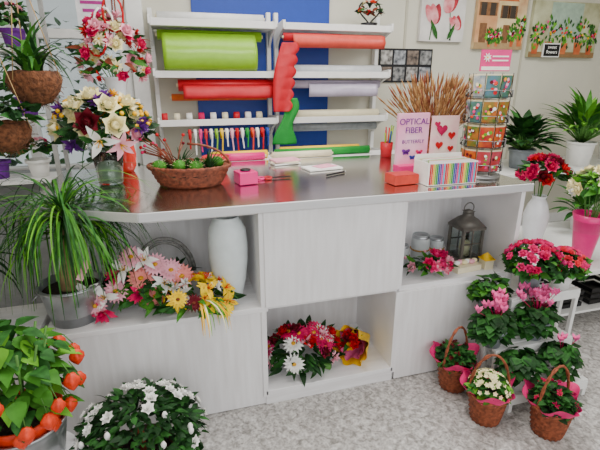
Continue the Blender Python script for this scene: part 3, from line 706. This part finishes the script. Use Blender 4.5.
def hang(name,c,r,kind):
    b=B(name,c); c=V(c)
    b.lathe(c,[(.001,-r),(r*.5,-r*.88),(r*.88,-r*.45),(r,0),(r*.92,r*.3),(r*.8,r*.36),(r*.7,r*.2)],COIR,26,lambda rr,z,i,j,a:(rr*(1+rnd(-.05,.05)),z+rnd(-.003,.003)))
    for k in range(160):
        p,d=fpos(c,r*.97,rnd(0,6.3),rnd(-1.5,.3),(1,1,1)); b.tube([p,p+d*.01+V((rnd(-.02,.02),rnd(-.02,.02),rnd(-.02,.01)))],.0008,COIR,3)
    for k in range(3):
        a=k*2.09; b.tube([c+V((r*cos(a),r*sin(a),.0)),c+V((0,0,r*4.5)),],.0018,M('jute','#b89765',.9),4)
    b.tube([c+V((0,0,r*4.5)),(c.x,c.y,2.7)],.0018,_m['jute'],4)
    if kind==0:
        for i in range(60): b.blade(c+V((rnd(-.03,.03),rnd(-.03,.03),r*.25)),rnd(0,6.3),rnd(.6,1.5),rnd(.16,.34),.014,[G1,G2,G4][i%3],rnd(.8,2.2),8)
    else:
        b.mound(c+V((0,0,r*.5)),r*1.0,90,.06,.032,[G2,G4,G2],(1.2,1.2,.8),-.1)
    b.done()
hang('hanging_coir_planter',(-.79,.26,1.45),.092,0)
hang('hanging_coir_planter',(-.87,.12,1.285),.078,1)
hang('hanging_coir_planter',(-1.12,.75,1.64),.09,1)
b=B('plant_display_rack',(-1.45,1.3,0)); RK=M('grey_rack','#a9a9a6',.5,.2)
for x in(-1.85,-.96):
    for y in(1.1,1.33): b.box((x,y,1.05),(.022,.022,2.1),RK)
for z in(.9,1.25,1.6,1.95): b.box((-1.405,1.215,z),(.9,.25,.018),WHITE)
b.done()
for z in(.91,1.26,1.61):
    for k in range(4):
        x=-1.72+k*.21; b=B('potted_houseplant',(x,1.22,z)); pot(b,(x,1.22,z),.045,.06,.1,[WPET,GREYP,CORAL,PURP][(k+int(z*10))%4]); b.mound((x,1.22,z+.15),.08,60,.07,.035,[G2,G1,G4],lo=-.2)
        if k%2: 
            for q in range(7):
                p,d=fpos(V((x,1.22,z+.15)),.085,rnd(0,6.3),rnd(.2,1.4)); b.rose(p,d,.018,[LPINK,HPINK][q%2])
        b.done()
# ---------------------------------------------------------------- right front cluster
def gift_basket(name,c,kind):
    b=B(name,c); c=V(c); basket(b,c,.06,.082,.14,WICK,36,12)
    def fr(r,z,i,j,a): return r*(1+(.14*sin(a*3+1)+.12*sin(a*7+1))*j/3), z+.024*sin(a*3+1)*j/3
    b.lathe(c,[(.07,.11),(.083,.135),(.095,.155),(.11,.178)],PWRAP,66,fr,cap=False)
    ang=[.3,-.4,.1][kind]
    for k in(0,1): b.tube([c+V((.086*cos(t)*cos(ang),.086*cos(t)*sin(ang)+.004*sin(t*9+k*pi),.12+.21*sin(t)+.003*k)) for t in [i*pi/22 for i in range(23)]],.0045,WICK,6)
    C=c+V((0,0,.15)); b.lathe(c,[(.075,.13),(.001,.135)],SOIL,20,cap=False)
    b.mound(C,.08,190,.04,.03,[G2,G4] if kind!=1 else [G1,G3,G4],(1,1,.9),-.05)
    for i in range(80 if kind==1 else 12):
        p,d=fpos(C,.088,rnd(0,6.3),rnd(.35,1.5),(1,1,.98))
        if kind==1: b.ring(p,d,5,.013,.010,.5,CREAM,0,0,rnd(0,6),2)
        else: b.puff(p,d,.016,[HPINK,MAG][i%2] if kind==2 else DRED,12)
    b.done()
gift_basket('kalanchoe_gift_basket',(.92,-.12,0),0)
gift_basket('kalanchoe_gift_basket',(.93,-.35,0),1)
gift_basket('kalanchoe_gift_basket',(1.14,-.49,0),2)
b=B('tiered_plant_stand',(1.27,-.12,0))
for (x0,x1,y0,y1,z) in((1.05,1.50,-.36,-.24,.09),(1.05,1.50,-.235,-.13,.25),(1.20,1.62,-.125,-.02,.44)):
    for i in range(3): 
        yy=y0+(y1-y0)*(i+.5)/3; b.box(((x0+x1)/2,yy,z-.008),(x1-x0,(y1-y0)/3-.006,.015),WHITE)
    for x in(x0+.012,x1-.012):
        for y in(y0+.012,y1-.012): b.box((x,y,(z-.016)/2),(.02,.02,z-.016),WHITE)
    b.box(((x0+x1)/2,y0+.006,z-.03),(x1-x0,.01,.04),WHITE)
b.done(.002)
def cyclamen(name,c,r=.12,h=.12,n=16,mat=PINK,potm=GREYP,nl=250):
    b=B(name,c); c=V(c); pot(b,c,.04,.058,h,potm); C=c+V((0,0,h))
    for i in range(nl):
        p,d=fpos(C,rnd(r*.5,r),rnd(0,6.3),rnd(-.8,1.3),(1,.75,.75))
        dd=V((d.x,d.y,rnd(-.6,.1))); b.leaf(p-dd*.02,dd,V((0,0,1)),.045,.048,[G2,G4,G2,G4][i%4],-.2,4,.05,.55)
    for i in range(n):
        a=rnd(0,6.3); rr=rnd(.1,1)*r*.9; q=C+V((rr*cos(a),rr*sin(a)*.7,rnd(.085,.15))); b.tube([C,(C+q)/2+V((.005,0,.01)),q],.0016,MAG,4); b.cycl(q,.026,mat)
    b.done()
LC=M('cyclamen_pink_petal','#f36cab',.6,var=.15)
cyclamen('pink_cyclamen',(1.06,-.18,.252),.125,.10,22,LC); cyclamen('pink_cyclamen',(1.30,-.18,.252),.125,.10,22,LC)
cyclamen('pink_cyclamen',(1.13,-.30,.092),.12,.10,0,LC,WHITE); cyclamen('pink_cyclamen',(1.36,-.30,.092),.12,.10,3,LC,WHITE)
def begonia(b,c,h,R,nf,mats,potm,pr=.085,fr=.021):
    c=V(c); pot(b,c,pr*.75,pr,h,potm); C=c+V((0,0,h+.03)); b.mound(C,R,170,.055,.04,[G1,G4,G2],(1.05,.9,.8),-.5)
    for i in range(nf):
        p,d=fpos(C,R*1.08,rnd(0,6.3),rnd(.1,1.5),(1.05,.9,.85)); b.rose(p,d,fr,random.choice(mats))
b=B('pink_kalanchoe',(1.33,-.07,.442)); begonia(b,(1.33,-.075,.442),.12,.12,60,[HPINK,PINK,PINK],GREYP,.055); b.done()
b=B('coral_begonia',(1.53,-.07,.442)); begonia(b,(1.53,-.075,.442),.08,.10,50,[PINK,M('coral_petal','#e83c50',.6,var=.2)],WHITE,.055,.018); b.done()
b=B('green_trailing_plant',(1.12,-.06,.3)); 
b.tube([(1.12,-.06,0),(1.12,-.06,.36)],.012,WHITE,8); b.tube([(1.12,-.06,.36),(1.12,-.06,.372)],.05,WHITE,20); b.tube([(1.12,-.06,0),(1.12,-.06,.012)],.05,WHITE,20)
pot(b,(1.12,-.06,.373),.04,.05,.09,GREYP); b.mound((1.12,-.06,.47),.085,120,.05,.04,[G1,G4,G2],(1.1,.6,.9),-.6); b.done()
# right rear table
b=B('flower_display_table',(2.1,.5,0)); b.box((2.15,.5,.385),(1.0,.8,.03),WHITE)
for x in(1.70,2.62):
    for y in(.14,.86): b.box((x,y,.185),(.04,.04,.37),BLACK)
b.box((2.16,.5,.10),(.96,.72,.015),WHITE); b.done(.003)
for i,(x,y) in enumerate(((1.9,.3),(2.25,.3))):
    b=B('black_plant_crate',(x,y,.1)); 
    for zz in(.125,.165,.205):
        for s in(-1,1): b.box((x+s*.14,y,zz),(.008,.22,.025),BLACK); b.box((x,y+s*.11,zz),(.288,.008,.025),BLACK)
    b.box((x,y,.113),(.28,.22,.008),BLACK); b.done()
TZ=.401
def vasebq(name,x,y,z,pr,vmat,C,R,fn,n,leaves=60,lm=(G2,G4,G1)):
    b=B(name,(x,y,z)); b.lathe((x,y,z),pr,vmat,30); C=V(C); stems(b,(x,y,z+.05),C,10,.02,R*.6); b.mound(C,R*.85,leaves,.09,.035,list(lm),(1,1,.8),-.3)
    for i in range(n):
        p,d=fpos(C,R,rnd(0,6.3),rnd(-.1,1.45)); fn(b,p,d,i)
    b.done()
vasebq('pink_rose_vase',1.97,.58,TZ,[(.05,0),(.055,.02),(.075,.12),(.08,.2),(.06,.27),(.04,.31),(.048,.33),(.044,.33),(.035,.3)],CER,(1.97,.58,.87),.13,
  lambda b,p,d,i:(b.rose(p,d,.04,[RED,HPINK,DRED,MAG][i%4])),26,90)
vasebq('white_rose_cone_vase',2.02,.24,TZ,[(.045,0),(.05,.01),(.08,.25),(.092,.3),(.088,.3),(.05,.03)],HPK,(2.05,.24,.85),.13,
  lambda b,p,d,i:(b.rose(p,d,.042,[WPET,CREAM][i%2]) if i%4 else b.puff(p,d,.03,[G3,LPINK][i%2],14)),38,110,(G3,G1,G4))
b=B('tall_plant_table',(2.9,1.4,0)); b.box((2.95,1.4,.735),(1.7,.6,.03),WHITE)
for x in(2.15,3.75):
    for y in(1.15,1.65): b.box((x,y,.36),(.04,.04,.72),WHITE)
b.done(.003)
def leafy(name,c,L,n,mats,w,potm,h=.16,pr=.1,el=(.3,1.4)):
    b=B(name,c); c=V(c); pot(b,c,pr*.8,pr,h,potm)
    for i in range(n):
        a=rnd(0,6.3); e=rnd(*el); p=c+V((0,0,h-.02)); d=V((cos(a)*cos(e),sin(a)*cos(e),sin(e))); q=p+d*L*rnd(.25,.6)
        b.tube([p,q],.003,STEMM,4); b.leaf(q,(d+V((0,0,-.2))).normalized(),V((0,0,1)),L*rnd(.4,.6),w,random.choice(mats),-.35,6,.15,.8)
    b.done()
leafy('spathiphyllum_plant',(2.46,1.32,.751),.36,110,[G2,G4],.075,GREYP,.16,.1,(.4,1.4))
leafy('fern_plant',(3.05,1.3,.751),.46,150,[G1,G3,G4],.045,WPET,.2,.11,(.6,1.5))
leafy('dark_leaf_plant',(3.58,1.45,.751),.36,60,[G2,G1],.06,WPET,.16,.1,(.7,1.4))
leafy('fern_plant',(2.52,.7,TZ),.28,60,[G1,G4],.045,WPET,.13,.08)
# ---------------------------------------------------------------- lights
def area(n,loc,rot,sx,sy,e,col=(1,1,1)):
    l=bpy.data.lights.new(n,'AREA'); l.shape='RECTANGLE'; l.size=sx; l.size_y=sy; l.energy=e; l.color=col
    o=bpy.data.objects.new(n,l); o.location=loc; o.rotation_euler=rot; SC.collection.objects.link(o); return o
area('ceiling_light_1',(.2,-.1,2.66),(0,0,0),1.2,.8,40,(1,.98,.95))
area('ceiling_light_2',(2.2,.3,2.66),(0,0,0),1.2,.8,39,(1,.98,.95))
area('ceiling_light_3',(.4,1.2,2.66),(0,0,0),1.6,.5,15,(1,.98,.95))
area('shopfront_daylight',(.8,-3.2,1.9),(radians(75),0,0),4.5,2.2,70,(1,.99,.985))
w=bpy.data.worlds.new('world'); SC.world=w; w.use_nodes=True; w.node_tree.nodes['Background'].inputs[0].default_value=(.95,.97,1,1); w.node_tree.nodes['Background'].inputs[1].default_value=.65
cam=bpy.data.objects.new('camera',bpy.data.cameras.new('camera')); SC.collection.objects.link(cam); SC.camera=cam
cam.data.sensor_width=36; cam.data.lens=26; cam.location=(-.308,-1.644,1.45); cam.rotation_euler=(radians(71.5),0,radians(-16))
